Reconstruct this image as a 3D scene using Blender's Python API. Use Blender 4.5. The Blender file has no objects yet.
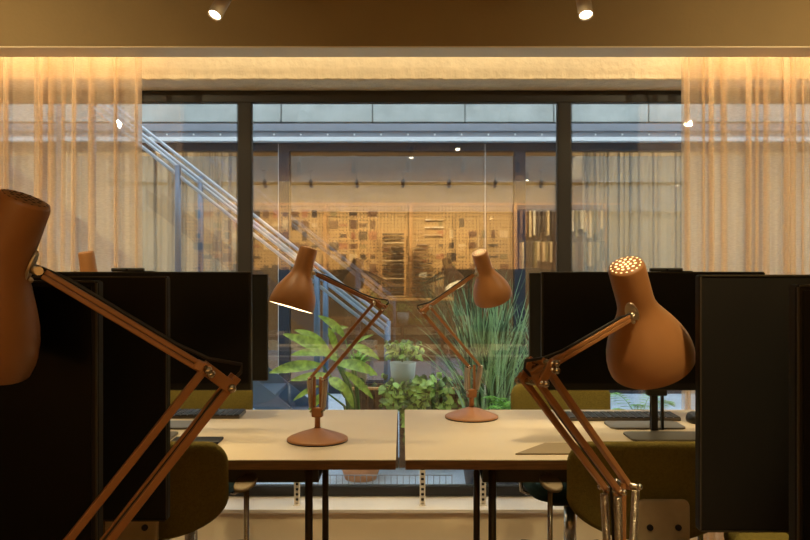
import bpy, bmesh, math, random
from mathutils import Vector, Matrix, Euler, noise

S = bpy.context.scene
C = S.collection
V = Vector
random.seed(7)
EYE, F, CX, CY = 1.277, 787.0, 403.0, 268.0


def at(px, py, y):
    """world point seen at a pixel of the photograph when it stands y metres away"""
    return V(((px - CX) / F * y, y, EYE - (py - CY) / F * y))


# ------------------------------------------------------------------ materials
def mat(name, col, rough=0.5, metal=0.0, var=0.0, vscale=8.0, bump=0.0, bscale=60.0,
        emit=None, estr=0.0, spec=0.5, stretch=None, trans=0.0, isl=False):
    m = bpy.data.materials.new(name)
    m.use_nodes = True
    nt = m.node_tree
    b = nt.nodes['Principled BSDF']
    b.inputs['Base Color'].default_value = (*col, 1)
    b.inputs['Roughness'].default_value = rough
    b.inputs['Metallic'].default_value = metal
    b.inputs['Specular IOR Level'].default_value = spec
    tc = nt.nodes.new('ShaderNodeTexCoord')
    src = tc.outputs['Object']
    if stretch:
        mp = nt.nodes.new('ShaderNodeMapping')
        mp.inputs['Scale'].default_value = stretch
        nt.links.new(src, mp.inputs['Vector'])
        src = mp.outputs['Vector']
    if var > 0:
        n = nt.nodes.new('ShaderNodeTexNoise')
        n.inputs['Scale'].default_value = vscale
        n.inputs['Detail'].default_value = 6
        nt.links.new(src, n.inputs['Vector'])
        r = nt.nodes.new('ShaderNodeValToRGB')
        r.color_ramp.elements[0].position = 0.3
        r.color_ramp.elements[1].position = 0.7
        r.color_ramp.elements[0].color = (*[c * (1 - var) for c in col], 1)
        r.color_ramp.elements[1].color = (*[min(1, c * (1 + var)) for c in col], 1)
        if isl:      # every blade or leaf its own tone
            g = nt.nodes.new('ShaderNodeNewGeometry')
            a = nt.nodes.new('ShaderNodeMath'); a.operation = 'MULTIPLY_ADD'
            a.inputs[1].default_value = .6; a.inputs[2].default_value = -.3
            c = nt.nodes.new('ShaderNodeMath'); c.operation = 'ADD'
            nt.links.new(g.outputs['Random Per Island'], a.inputs[0])
            nt.links.new(a.outputs[0], c.inputs[0]); nt.links.new(n.outputs['Fac'], c.inputs[1])
            nt.links.new(c.outputs[0], r.inputs['Fac'])
        else:
            nt.links.new(n.outputs['Fac'], r.inputs['Fac'])
        nt.links.new(r.outputs['Color'], b.inputs['Base Color'])
    if bump > 0:
        n2 = nt.nodes.new('ShaderNodeTexNoise')
        n2.inputs['Scale'].default_value = bscale
        n2.inputs['Detail'].default_value = 4
        nt.links.new(src, n2.inputs['Vector'])
        bp = nt.nodes.new('ShaderNodeBump')
        bp.inputs['Strength'].default_value = bump
        bp.inputs['Distance'].default_value = 0.01
        nt.links.new(n2.outputs['Fac'], bp.inputs['Height'])
        nt.links.new(bp.outputs['Normal'], b.inputs['Normal'])
    if emit:
        b.inputs['Emission Color'].default_value = (*emit, 1)
        b.inputs['Emission Strength'].default_value = estr
    if trans > 0:      # thin leaf: some light passes through
        t = nt.nodes.new('ShaderNodeBsdfTranslucent')
        if var > 0:
            nt.links.new(r.outputs['Color'], t.inputs['Color'])
        else:
            t.inputs['Color'].default_value = (*col, 1)
        mx = nt.nodes.new('ShaderNodeMixShader')
        mx.inputs[0].default_value = trans
        out = nt.nodes['Material Output']
        nt.links.new(b.outputs[0], mx.inputs[1])
        nt.links.new(t.outputs[0], mx.inputs[2])
        nt.links.new(mx.outputs[0], out.inputs[0])
    return m


def glass_mat(name, f0, tint=(1, 1, 1)):
    m = bpy.data.materials.new(name)
    m.use_nodes = True
    nt = m.node_tree
    nt.nodes.clear()
    out = nt.nodes.new('ShaderNodeOutputMaterial')
    mx = nt.nodes.new('ShaderNodeMixShader')
    tr = nt.nodes.new('ShaderNodeBsdfTransparent')
    tr.inputs[0].default_value = (*tint, 1)
    gl = nt.nodes.new('ShaderNodeBsdfGlossy')
    gl.inputs['Roughness'].default_value = 0.0
    lw = nt.nodes.new('ShaderNodeLayerWeight')
    lw.inputs[0].default_value = 0.5
    p = nt.nodes.new('ShaderNodeMath'); p.operation = 'POWER'; p.inputs[1].default_value = 5
    k = nt.nodes.new('ShaderNodeMath'); k.operation = 'MULTIPLY_ADD'
    k.inputs[1].default_value = 1 - f0
    k.inputs[2].default_value = f0
    nt.links.new(lw.outputs['Facing'], p.inputs[0])
    nt.links.new(p.outputs[0], k.inputs[0])
    nt.links.new(k.outputs[0], mx.inputs[0])
    nt.links.new(tr.outputs[0], mx.inputs[1])
    nt.links.new(gl.outputs[0], mx.inputs[2])
    nt.links.new(mx.outputs[0], out.inputs[0])
    return m


def sheer_mat(name, col, cover, through=0.5):
    """open-weave cloth: part gaps, part thread"""
    m = bpy.data.materials.new(name)
    m.use_nodes = True
    nt = m.node_tree
    nt.nodes.clear()
    out = nt.nodes.new('ShaderNodeOutputMaterial')
    tr = nt.nodes.new('ShaderNodeBsdfTransparent')
    df = nt.nodes.new('ShaderNodeBsdfDiffuse'); df.inputs[0].default_value = (*col, 1)
    tl = nt.nodes.new('ShaderNodeBsdfTranslucent'); tl.inputs[0].default_value = (*col, 1)
    a = nt.nodes.new('ShaderNodeMixShader'); a.inputs[0].default_value = through
    b = nt.nodes.new('ShaderNodeMixShader')
    tc = nt.nodes.new('ShaderNodeTexCoord')
    mp = nt.nodes.new('ShaderNodeMapping'); mp.inputs['Scale'].default_value = (60, 60, 260)
    n = nt.nodes.new('ShaderNodeTexNoise'); n.inputs['Scale'].default_value = 1.0; n.inputs['Detail'].default_value = 3
    mr = nt.nodes.new('ShaderNodeMapRange')
    mr.inputs['From Min'].default_value = 0.25; mr.inputs['From Max'].default_value = 0.75
    mr.inputs['To Min'].default_value = cover - 0.05; mr.inputs['To Max'].default_value = cover + 0.05
    nt.links.new(tc.outputs['Object'], mp.inputs[0]); nt.links.new(mp.outputs[0], n.inputs['Vector'])
    nt.links.new(n.outputs['Fac'], mr.inputs[0]); nt.links.new(mr.outputs[0], b.inputs[0])
    nt.links.new(df.outputs[0], a.inputs[1]); nt.links.new(tl.outputs[0], a.inputs[2])
    nt.links.new(tr.outputs[0], b.inputs[1]); nt.links.new(a.outputs[0], b.inputs[2])
    nt.links.new(b.outputs[0], out.inputs[0])
    return m


def peg_mat(name, col, hole, pitch=0.045):
    """perforated board: regular round holes"""
    m = mat(name, col, 0.6)
    nt = m.node_tree
    b = nt.nodes['Principled BSDF']
    tc = nt.nodes.new('ShaderNodeTexCoord')
    vm = nt.nodes.new('ShaderNodeVectorMath'); vm.operation = 'SCALE'; vm.inputs['Scale'].default_value = 1 / pitch
    fr = nt.nodes.new('ShaderNodeVectorMath'); fr.operation = 'FRACTION'
    sb = nt.nodes.new('ShaderNodeVectorMath'); sb.operation = 'SUBTRACT'; sb.inputs[1].default_value = (.5, .5, .5)
    ml = nt.nodes.new('ShaderNodeVectorMath'); ml.operation = 'MULTIPLY'; ml.inputs[1].default_value = (1, 0, 1)
    ln = nt.nodes.new('ShaderNodeVectorMath'); ln.operation = 'LENGTH'
    lt = nt.nodes.new('ShaderNodeMath'); lt.operation = 'LESS_THAN'; lt.inputs[1].default_value = 0.2
    mx = nt.nodes.new('ShaderNodeMix'); mx.data_type = 'RGBA'
    mx.inputs[6].default_value = (*col, 1); mx.inputs[7].default_value = (*hole, 1)
    L = nt.links.new
    L(tc.outputs['Object'], vm.inputs[0]); L(vm.outputs[0], fr.inputs[0]); L(fr.outputs[0], sb.inputs[0])
    L(sb.outputs[0], ml.inputs[0]); L(ml.outputs[0], ln.inputs[0]); L(ln.outputs['Value'], lt.inputs[0])
    L(lt.outputs[0], mx.inputs[0]); L(mx.outputs[2], b.inputs['Base Color'])
    return m


M = dict(
    ceiling=mat('ceiling_paint', (.40, .31, .18), .8, var=.06, vscale=3),
    bulkhead=mat('bulkhead_paint', (.28, .185, .072), .75, var=.05, vscale=4, bump=.1),
    plaster=mat('rough_plaster', (.80, .68, .48), .85, var=.08, vscale=14, bump=.5, bscale=45),
    sill=mat('sill_paint', (.74, .66, .56), .5, var=.05, vscale=5),
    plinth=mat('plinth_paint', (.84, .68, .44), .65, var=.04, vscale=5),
    wall=mat('room_wall_paint', (.42, .30, .14), .8, var=.04, vscale=3),
    floor=mat('floor_boards', (.24, .16, .09), .5, var=.2, vscale=6, stretch=(8, .6, 1)),
    frame=mat('dark_window_frame', (.012, .010, .009), .45, var=.1),
    seal=mat('light_glazing_seal', (.6, .6, .56), .5),
    glass=glass_mat('coated_double_glazing', .085),
    glass_far=glass_mat('facade_glass', .16, (.8, .82, .84)),
    glass_rail=glass_mat('clear_glass', .05),
    sheer=sheer_mat('sheer_linen', (.90, .69, .46), .54),
    sheer_far=sheer_mat('pale_drape', (.62, .58, .5), .8, .35),
    desk=mat('desk_linoleum', (.58, .465, .31), .42, var=.05, vscale=3),
    ply=mat('plywood_edge', (.22, .115, .05), .6, var=.25, vscale=14, stretch=(1, 1, 14)),
    bronze=mat('dark_bronze_tube', (.085, .058, .03), .4, .6),
    tray=mat('dark_tray', (.05, .037, .022), .6),
    lamp=mat('terracotta_lamp', (.34, .145, .045), .42, var=.05, vscale=20),
    lampin=mat('shade_lining', (.85, .8, .7), .5),
    chrome=mat('brushed_chrome', (.62, .58, .5), .25, 1.0),
    spring=mat('spring_steel', (.58, .50, .38), .42, 1.0),
    cord=mat('black_cord', (.012, .011, .01), .5),
    bulb=mat('warm_bulb', (1, .85, .6), .4, emit=(1, .80, .48), estr=60),
    bulb_dim=mat('dimmed_warm_bulb', (1, .85, .6), .4, emit=(1, .80, .48), estr=16),
    holes=mat('glowing_vent_holes', (1, .8, .5), .5, emit=(1, .68, .32), estr=2.0),
    darkhole=mat('dark_vent_holes', (.03, .015, .008), .8),
    mon=mat('monitor_plastic', (.010, .008, .005), .6, var=.1, spec=.2),
    screen=mat('dark_screen', (.003, .0025, .002), .3, spec=.15),
    bezel=mat('monitor_edge', (.04, .03, .016), .5, spec=.3),
    stand=mat('monitor_stand', (.025, .022, .018), .4, .4),
    standbase=mat('grey_stand_plate', (.12, .105, .085), .45, .3),
    olive=mat('olive_wool', (.17, .125, .026), .95, var=.14, vscale=160, bump=.4, bscale=400, spec=.1),
    teal=mat('dark_teal_wool', (.020, .040, .034), .95, var=.2, vscale=160, spec=.1),
    bracket=mat('cream_chair_bracket', (.40, .31, .18), .5, var=.1, vscale=20),
    black=mat('black_plastic', (.012, .011, .010), .5),
    pad=mat('brown_leather_pad', (.22, .155, .075), .65, var=.08),
    silver=mat('grey_laptop', (.13, .11, .09), .35, .5),
    spot=mat('spot_body', (.5, .4, .28), .45),
    lens=mat('spot_lens', (1, .95, .85), .3, emit=(1, .86, .62), estr=14),
    led=mat('led_strip', (1, .9, .7), .4, emit=(1, .80, .48), estr=2),
    concrete=mat('pale_concrete', (.52, .54, .50), .85, var=.16, vscale=5, bump=.3, bscale=30),
    concrete2=mat('grey_soffit_metal', (.30, .32, .36), .5, .2, var=.06),
    white=mat('white_flashing', (.85, .86, .86), .4),
    fframe=mat('facade_frame', (.022, .024, .032), .5),
    steel=mat('painted_steel', (.55, .62, .70), .35, .4),
    stringer=mat('blue_grey_steel', (.13, .19, .27), .35, .4),
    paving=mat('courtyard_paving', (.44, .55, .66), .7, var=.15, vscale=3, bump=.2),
    timber=mat('planter_timber', (.16, .09, .045), .7, var=.3, vscale=10, stretch=(1, 1, 12)),
    terracotta=mat('terracotta_pot', (.68, .27, .10), .75, var=.1, vscale=12),
    palepot=mat('pale_pot', (.55, .62, .54), .5, var=.05),
    beigepot=mat('beige_pot', (.45, .36, .22), .6, var=.08),
    soil=mat('soil', (.03, .02, .012), .95, var=.3, vscale=60),
    calathea=mat('calathea_leaf', (.32, .46, .06), .4, var=.5, vscale=30, trans=.3),
    stem=mat('green_stem', (.12, .2, .04), .5, trans=.15),
    grass=mat('grass_blade', (.24, .38, .20), .45, var=.75, vscale=5, trans=.3, isl=True),
    fern=mat('fern_frond', (.20, .46, .06), .5, var=.5, vscale=10, trans=.3, isl=True),
    ivy=mat('ivy_leaf', (.30, .44, .10), .45, var=.75, vscale=22, trans=.25, isl=True),
    wire=mat('galvanised_wire', (.3, .3, .3), .4, .7),
    peg=peg_mat('perforated_board', (.58, .36, .14), (.10, .05, .015), .05),
    oak=mat('oak_post', (.66, .36, .12), .5, var=.15, vscale=8, stretch=(6, 6, .6)),
    walnut=mat('walnut_cabinet', (.22, .11, .045), .5, var=.25, vscale=6, stretch=(1, 6, 8)),
    book=mat('sample_dark', (.06, .035, .02), .6),
    sam1=mat('sample_cream', (.75, .55, .30), .6),
    sam2=mat('sample_brown', (.20, .09, .035), .6),
    sam3=mat('sample_rust', (.45, .17, .07), .6),
    sam4=mat('sample_white', (.85, .75, .58), .6),
    sam5=mat('sample_olive', (.30, .22, .08), .6),
    farwall=mat('far_room_wall', (.30, .2, .1), .8),
    farfloor=mat('far_room_floor', (.22, .15, .09), .6),
)


# ------------------------------------------------------------------ geometry
class MB:
    def __init__(self):
        self.bm = bmesh.new()
        self.mi = 0

    def _own(self, n0):
        self.bm.faces.ensure_lookup_table()
        for f in self.bm.faces[n0:]:
            f.material_index = self.mi

    def box(self, c, s, rot=None, bevel=0.0, seg=2):
        n0 = len(self.bm.faces)
        t = bmesh.new()
        bmesh.ops.create_cube(t, size=1)
        for v in t.verts:
            v.co = V((v.co.x * s[0], v.co.y * s[1], v.co.z * s[2]))
        if bevel:
            bmesh.ops.bevel(t, geom=t.edges[:], offset=bevel, segments=seg, affect='EDGES', profile=.5)
        mtx = Matrix.Translation(V(c))
        if rot is not None:
            mtx = mtx @ (rot.to_matrix().to_4x4() if hasattr(rot, 'to_matrix') else rot)
        self._merge(t, mtx)
        return self

    def _merge(self, t, mtx=Matrix()):
        vm = {v: self.bm.verts.new(mtx @ v.co) for v in t.verts}
        for f in t.faces:
            try:
                nf = self.bm.faces.new([vm[v] for v in f.verts])
                nf.material_index = self.mi
                nf.smooth = f.smooth
            except ValueError:
                pass
        t.free()

    def bar(self, a, b, w, h, up=(0, 0, 1), bevel=0.0):
        a, b = V(a), V(b)
        z = (b - a).normalized()
        x = V(up).cross(z)
        if x.length < 1e-4:
            x = V((1, 0, 0)).cross(z)
        x.normalize()
        y = z.cross(x)
        R = Matrix((x, y, z)).transposed().to_4x4()
        return self.box((a + b) / 2, (w, h, (b - a).length), R, bevel)

    def tube(self, pts, r, seg=10, cap=True):
        pts = [V(p) for p in pts]
        rs = r if isinstance(r, (list, tuple)) else [r] * len(pts)
        rings = []
        prev = None
        for i, p in enumerate(pts):
            d = (pts[min(i + 1, len(pts) - 1)] - pts[max(i - 1, 0)]).normalized()
            if prev is None:
                x = d.orthogonal().normalized()
            else:
                x = (prev - d * prev.dot(d)).normalized()
            prev = x
            y = d.cross(x)
            rings.append([self.bm.verts.new(p + (x * math.cos(t) + y * math.sin(t)) * rs[i])
                          for t in [2 * math.pi * k / seg for k in range(seg)]])
        for a, b in zip(rings, rings[1:]):
            for k in range(seg):
                f = self.bm.faces.new((a[k], a[(k + 1) % seg], b[(k + 1) % seg], b[k]))
                f.smooth = True
                f.material_index = self.mi
        if cap:
            for rg in (rings[0][::-1], rings[-1]):
                f = self.bm.faces.new(rg)
                f.material_index = self.mi
        return self

    def lathe(self, prof, o=(0, 0, 0), d=(0, 0, 1), seg=40, close=False):
        """prof: (r, h) pairs turned about the axis d through o"""
        o, d = V(o), V(d).normalized()
        x = d.orthogonal().normalized()
        y = d.cross(x)
        rings = []
        for r, h in prof:
            if r < 1e-6:
                rings.append([self.bm.verts.new(o + d * h)])
            else:
                rings.append([self.bm.verts.new(o + d * h + (x * math.cos(t) + y * math.sin(t)) * r)
                              for t in [2 * math.pi * k / seg for k in range(seg)]])
        pairs = list(zip(rings, rings[1:]))
        if close:
            pairs.append((rings[-1], rings[0]))
        for a, b in pairs:
            for k in range(seg):
                k2 = (k + 1) % seg
                if len(a) == 1 and len(b) == 1:
                    continue
                if len(a) == 1:
                    vs = (a[0], b[k], b[k2])
                elif len(b) == 1:
                    vs = (a[k], b[0], a[k2])
                else:
                    vs = (a[k], a[k2], b[k2], b[k])
                f = self.bm.faces.new(vs)
                f.smooth = True
                f.material_index = self.mi
        return self

    def slab(self, outline, t, mtx=Matrix(), soft=.3, bend=0.0, top=0.0):
        """padded plate from an (x, z) outline, thickness t along y, bent by x squared"""
        cx = sum(p[0] for p in outline) / len(outline)
        cz = sum(p[1] for p in outline) / len(outline)
        rings = []
        for sc, yy in ((1 - soft, -.5), (1 - soft * .45, -.47), (1 - soft * .12, -.3), (1, 0), (1 - soft * .12, .3), (1 - soft * .45, .47), (1 - soft, .5)):
            rg = []
            for (x, z) in outline:
                X, Z = cx + (x - cx) * sc, cz + (z - cz) * sc
                rg.append(self.bm.verts.new(mtx @ V((X, yy * t + bend * X * X + top * (Z - cz), Z))))
            rings.append(rg)
        n = len(outline)
        for a, b in zip(rings, rings[1:]):
            for k in range(n):
                f = self.bm.faces.new((a[k], a[(k + 1) % n], b[(k + 1) % n], b[k]))
                f.smooth = True
                f.material_index = self.mi
        for rg, rev in ((rings[0], True), (rings[-1], False)):
            c = V((0, 0, 0))
            for v in rg:
                c += v.co
            cv = self.bm.verts.new(c / n)
            for k in range(n):
                f = self.bm.faces.new((rg[k], rg[(k + 1) % n], cv))
                f.smooth = True
                f.material_index = self.mi
        return self

    def sphere(self, c, r, seg=16):
        n = seg // 2
        return self.lathe([(r * math.sin(math.pi * i / n), -r * math.cos(math.pi * i / n)) for i in range(n + 1)], c, (0, 0, 1), seg)

    def leaf(self, base, tip, width, droop, up=(0, 0, 1), n=8, fold=.25, prof=None):
        """a blade from base to tip with a bent midrib, slightly folded"""
        base, tip = V(base), V(tip)
        d = tip - base
        side = d.cross(V(up))
        if side.length < 1e-5:
            side = V((1, 0, 0))
        side.normalize()
        nrm = side.cross(d).normalized()
        prev = None
        for i in range(n + 1):
            t = i / n
            w = width * (prof(t) if prof else math.sin(math.pi * min(1, t * .92 + .06)) ** .8)
            p = base + d * t + nrm * (droop * 4 * t * (1 - t))
            row = [self.bm.verts.new(p - side * w + nrm * w * fold), self.bm.verts.new(p), self.bm.verts.new(p + side * w + nrm * w * fold)]
            if prev:
                for k in (0, 1):
                    f = self.bm.faces.new((prev[k], prev[k + 1], row[k + 1], row[k]))
                    f.smooth = True
                    f.material_index = self.mi
            prev = row
        return self

    def build(self, name, m, parent=None):
        me = bpy.data.meshes.new(name)
        bmesh.ops.recalc_face_normals(self.bm, faces=self.bm.faces[:])
        self.bm.to_mesh(me)
        self.bm.free()
        for x in (m if isinstance(m, (list, tuple)) else [m]):
            me.materials.append(x)
        o = bpy.data.objects.new(name, me)
        C.objects.link(o)
        if parent:
            o.parent = parent
            o.matrix_parent_inverse = world_of(parent).inverted()
        return o


def world_of(o):
    m = o.matrix_basis.copy()
    if o.parent:
        return world_of(o.parent) @ o.matrix_parent_inverse @ m
    return m


def tag(o, label, cat, group=None, kind=None):
    o['label'] = label
    o['category'] = cat
    if group:
        o['group'] = group
    if kind:
        o['kind'] = kind
    return o


def thing(name, loc, label, cat, group=None):
    o = bpy.data.objects.new(name, None)
    o.empty_display_size = .05
    C.objects.link(o)
    o.location = loc
    return tag(o, label, cat, group)


def struct(name, mb, m, parent=None):
    o = mb.build(name, m, parent)
    if parent is None:
        o['kind'] = 'structure'
    return o


def copy_tree(o, parent=None):
    c = o.copy()
    C.objects.link(c)
    if parent:
        c.parent = parent
        c.matrix_parent_inverse = o.matrix_parent_inverse.copy()
    for ch in list(o.children):
        copy_tree(ch, c)
    return c


# ------------------------------------------------------------------ room shell
RX, BACK, CEIL = 4.3, -3.8, 2.55
WY = 3.63                       # inner face of the window wall
struct('floor', MB().box((0, (BACK + 3.66) / 2, -.03), (2 * RX, 3.66 - BACK, .06)), M['floor'])
struct('ceiling', MB().box((0, (BACK + 4.0) / 2, CEIL + .05), (2 * RX, 4.0 - BACK, .1)), M['ceiling'])
struct('wall_back', MB().box((0, BACK - .06, CEIL / 2), (2 * RX, .1, CEIL)), M['wall'])
struct('wall_left', MB().box((-RX - .05, (BACK + 3.9) / 2, CEIL / 2), (.1, 3.9 - BACK, CEIL)), M['wall'])
struct('wall_right', MB().box((RX + .05, (BACK + 3.9) / 2, CEIL / 2), (.1, 3.9 - BACK, CEIL)), M['wall'])
struct('trim_4', MB().box((0, 3.375, 2.2045), (2 * RX, .15, .006), bevel=.001), M['plinth'])  # pale board added to keep the bulkhead underside lighter than its face
struct('ceiling_bulkhead', MB().box((0, 3.375, (2.2075 + CEIL) / 2), (2 * RX, .15, CEIL - 2.2075), bevel=.002), M['bulkhead'])

# lintel above the window, its lower plaster edge broken
b = MB()
n = 900
rows = []
for i in range(n + 1):
    x = -RX + 2 * RX * i / n
    e = (noise.noise(V((x * 5, 0, 0))) * .0015 + noise.noise(V((x * 27, 3, 0))) * .004)
    e2 = noise.noise(V((x * 36, 7, 1))) * .005
    pts = [(WY, CEIL), (WY + e2 * .3, 2.20), (WY + .004 + e2, 2.152 + e), (WY + .012, 2.146 + e * .4), (3.90, 2.146), (3.90, CEIL)]
    rows.append([b.bm.verts.new((x, p[0], p[1])) for p in pts])
for a, c in zip(rows, rows[1:]):
    for k in range(5):
        b.bm.faces.new((a[k], a[k + 1], c[k + 1], c[k]))
struct('wall_window', b, M['plaster'])
# plinth and sill below it
b = MB()
b.box((0, 3.79, .07), (2 * RX, .24, .14))
b.mi = 1
b.box((0, 3.775, .148), (2 * RX, .25, .018), bevel=.003)
struct('trim_1', b, [M['plinth'], M['sill']])

# window: frame bars and three double-glazed panes (and one more each side behind the curtains)
b = MB()
FY, FD = 3.875, .05
WX = 2.37
b.box((0, FY, 2.117), (2 * WX, FD, .058), bevel=.003)
b.box((0, FY, .184), (2 * WX, FD, .046), bevel=.003)
mull = [(244.5 - CX) / F * 3.85, (564.5 - CX) / F * 3.85]
for x in [-WX + .03, mull[0], mull[1], WX - .03]:
    b.box((x, FY, 1.147), (.066, FD, 1.885), bevel=.003)
win = struct('window_1', b, M['frame'])
edges = [-WX + .063, mull[0] - .033, mull[0] + .033, mull[1] - .033, mull[1] + .033, WX - .063]
for i in (0, 2, 4):
    x0, x1 = edges[i], edges[i + 1]
    w, cx = x1 - x0 - .002, (x0 + x1) / 2
    g = MB()
    g.box((cx, 3.866, 1.147), (w, .005, 1.878))
    g.box((cx, 3.886, 1.147), (w, .005, 1.878))
    g.build('glass_pane', M['glass'], win)
    sl = MB()
    for sx in (x0 + .003, x1 - .003):
        sl.box((sx, 3.852, 1.147), (.003, .004, 1.878))
    sl.box((cx, 3.852, .211), (w, .004, .003))
    sl.box((cx, 3.852, 2.084), (w, .004, .003))
    sl.build('glazing_seal', M['frame'], win)
b = MB()
for s in (-1, 1):
    b.box((s * (WX + RX) / 2, FY, 1.15), (RX - WX, .06, 2.0))
struct('wall_window_side', b, M['plaster'])

# LED strip in the cove behind the bulkhead
b = MB()
b.box((0, 3.460, 2.33), (2 * RX - .3, .02, .014))
led = tag(b.build('ceiling_led_strip', M['led']), 'warm light strip hidden in the cove above the curtains', 'light strip')
for sx, ln, en, tilt in ((0, 2.3, 3.2, 18), (-2.68, 3.0, 12, 2), (2.68, 3.0, 12, 2)):
    L = bpy.data.lights.new('cove_light', 'AREA')
    L.shape = 'RECTANGLE'; L.size = ln; L.size_y = .03
    L.energy = en; L.color = (1, .82, .52)
    o = bpy.data.objects.new('cove_light', L); C.objects.link(o)
    o.location = (sx, 3.485, 2.335)
    o.rotation_euler = (math.radians(tilt), 0, 0)      # down, a little towards the wall


# ------------------------------------------------------------------ sheer curtains
def curtain(x0, x1, pleats, y, z0, z1, m, name, label, seedv, thread=.16, amp=.022):
    rnd = random.Random(seedv)
    path = []
    xs = sorted(pleats)
    # fine walk in x; at each pleat the cloth runs forward and back (a narrow tuck)
    x = x0
    step = .006
    wav = [(rnd.uniform(14, 22), rnd.uniform(0, 6)), (rnd.uniform(40, 55), rnd.uniform(0, 6)), (rnd.uniform(85, 110), rnd.uniform(0, 6))]
    def yy(x):
        return y + amp * .6 * math.sin(wav[0][0] * x + wav[0][1]) + amp * .35 * math.sin(wav[1][0] * x + wav[1][1]) + amp * .2 * math.sin(wav[2][0] * x + wav[2][1])
    todo = list(xs)
    while x < x1:
        if todo and x >= todo[0]:
            p = todo.pop(0)
            d = .05
            base = yy(p)
            path += [(p, base), (p + .004, base - d * .5), (p + .010, base - d), (p + .001, base - d * .96), (p - .004, base - d * .5), (p + .012, base + .004)]
            x = p + .018
            continue
        path.append((x, yy(x)))
        x += step
        if rnd.random() < .10 and not (todo and todo[0] - x < .03):
            wdt = rnd.uniform(.008, .030)
            y0 = yy(x)
            path += [(x + wdt, y0 - .006), (x + wdt + .002, y0 - .010), (x, y0 - .014), (x - .001, y0 - .018), (x + wdt, yy(x + wdt) - .020)]
            x += wdt + .008
    path.append((x1, yy(x1)))
    b = MB()
    nz = 10
    rows = []
    for k in range(nz + 1):
        t = k / nz
        z = z1 + (z0 - z1) * t
        rows.append([b.bm.verts.new((px + .006 * t * math.sin(px * 11 + seedv), y + (py - y) * (1 + .35 * t) + .004 * math.sin(t * 4 + px * 7), z)) for px, py in path])
    for a, c in zip(rows, rows[1:]):
        for i in range(len(path) - 1):
            f = b.bm.faces.new((a[i], a[i + 1], c[i + 1], c[i]))
            f.smooth = True
    o = b.build(name, m)
    return tag(o, label, 'curtain')


KX = 3.57 / F
curtain(-2.6, (142.5 - CX) * KX, [(px - CX) * KX for px in (-168, -132, -98, -62, -26, 9, 43.5, 78.5, 116, 139)], 3.565, .02, 2.47, M['sheer'],
        'sheer_curtain', 'sheer beige pleated curtain hanging at the left end of the window', 3)
curtain((681 - CX) * KX, 2.6, [(px - CX) * KX for px in (682.5, 706, 744, 782, 818, 852, 890, 926, 960)], 3.565, .02, 2.47, M['sheer'],
        'sheer_curtain', 'sheer beige pleated curtain hanging at the right end of the window', 5)
for s, w in ((-1, 'left'), (1, 'right')):
    b = MB().box((s * 1.93, 3.565, 2.48), (1.5, .03, .02), bevel=.004)
    tag(b.build('curtain_track', M['sill']), 'slim curtain track in the cove over the %s sheer curtain' % w, 'curtain track')


# ------------------------------------------------------------------ desks
def desk(x0, x1, y0, y1, label):
    t = thing('bench_desk', ((x0 + x1) / 2, (y0 + y1) / 2, 0), label, 'desk')
    cx, cy = (x0 + x1) / 2, (y0 + y1) / 2
    w, d = x1 - x0, y1 - y0
    b = MB()
    b.box((cx, cy, .7255), (w - .001, d - .001, .025))
    b.build('board_core', M['ply'], t)
    MB().box((cx, cy, .739), (w, d, .003), bevel=.001).build('desktop', M['desk'], t)
    s = 1 if x1 > .2 else -1
    inner = min(abs(x0), abs(x1))
    for lx in (inner + .255, inner + w - .25):
        for ly in (y0 + .10, y1 - .19):
            b = MB()
            b.tube([(s * lx, ly, .0), (s * lx, ly, .713)], .0115, 14)
            b.tube([(s * lx, ly, 0), (s * lx, ly, .008)], .018, 14)
            b.build('leg', M['bronze'], t)
    b = MB()
    xa, xb = inner + .235, inner + w - .28
    c = s * (xa + xb) / 2
    b.box((c, cy - .02, .634), (xb - xa, d * .5, .008))
    b.box((c, cy - .02 - d * .25, .672), (xb - xa, .006, .08))
    b.box((c, cy - .02 + d * .25, .672), (xb - xa, .006, .08))
    b.build('cable_tray', M['tray'], t)
    return t


desk(-2.15, -.020, 2.20, 2.98, 'pale bench desk left of the gap, before the window')
desk(.006, 2.15, 2.20, 2.98, 'pale bench desk right of the gap, before the window')
desk(-2.15, -.020, .62, 1.40, 'bench desk below the frame carrying the large dark left lamp')
desk(.006, 2.15, .62, 1.40, 'bench desk below the frame carrying the large right lamp')
DT = .7405


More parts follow.
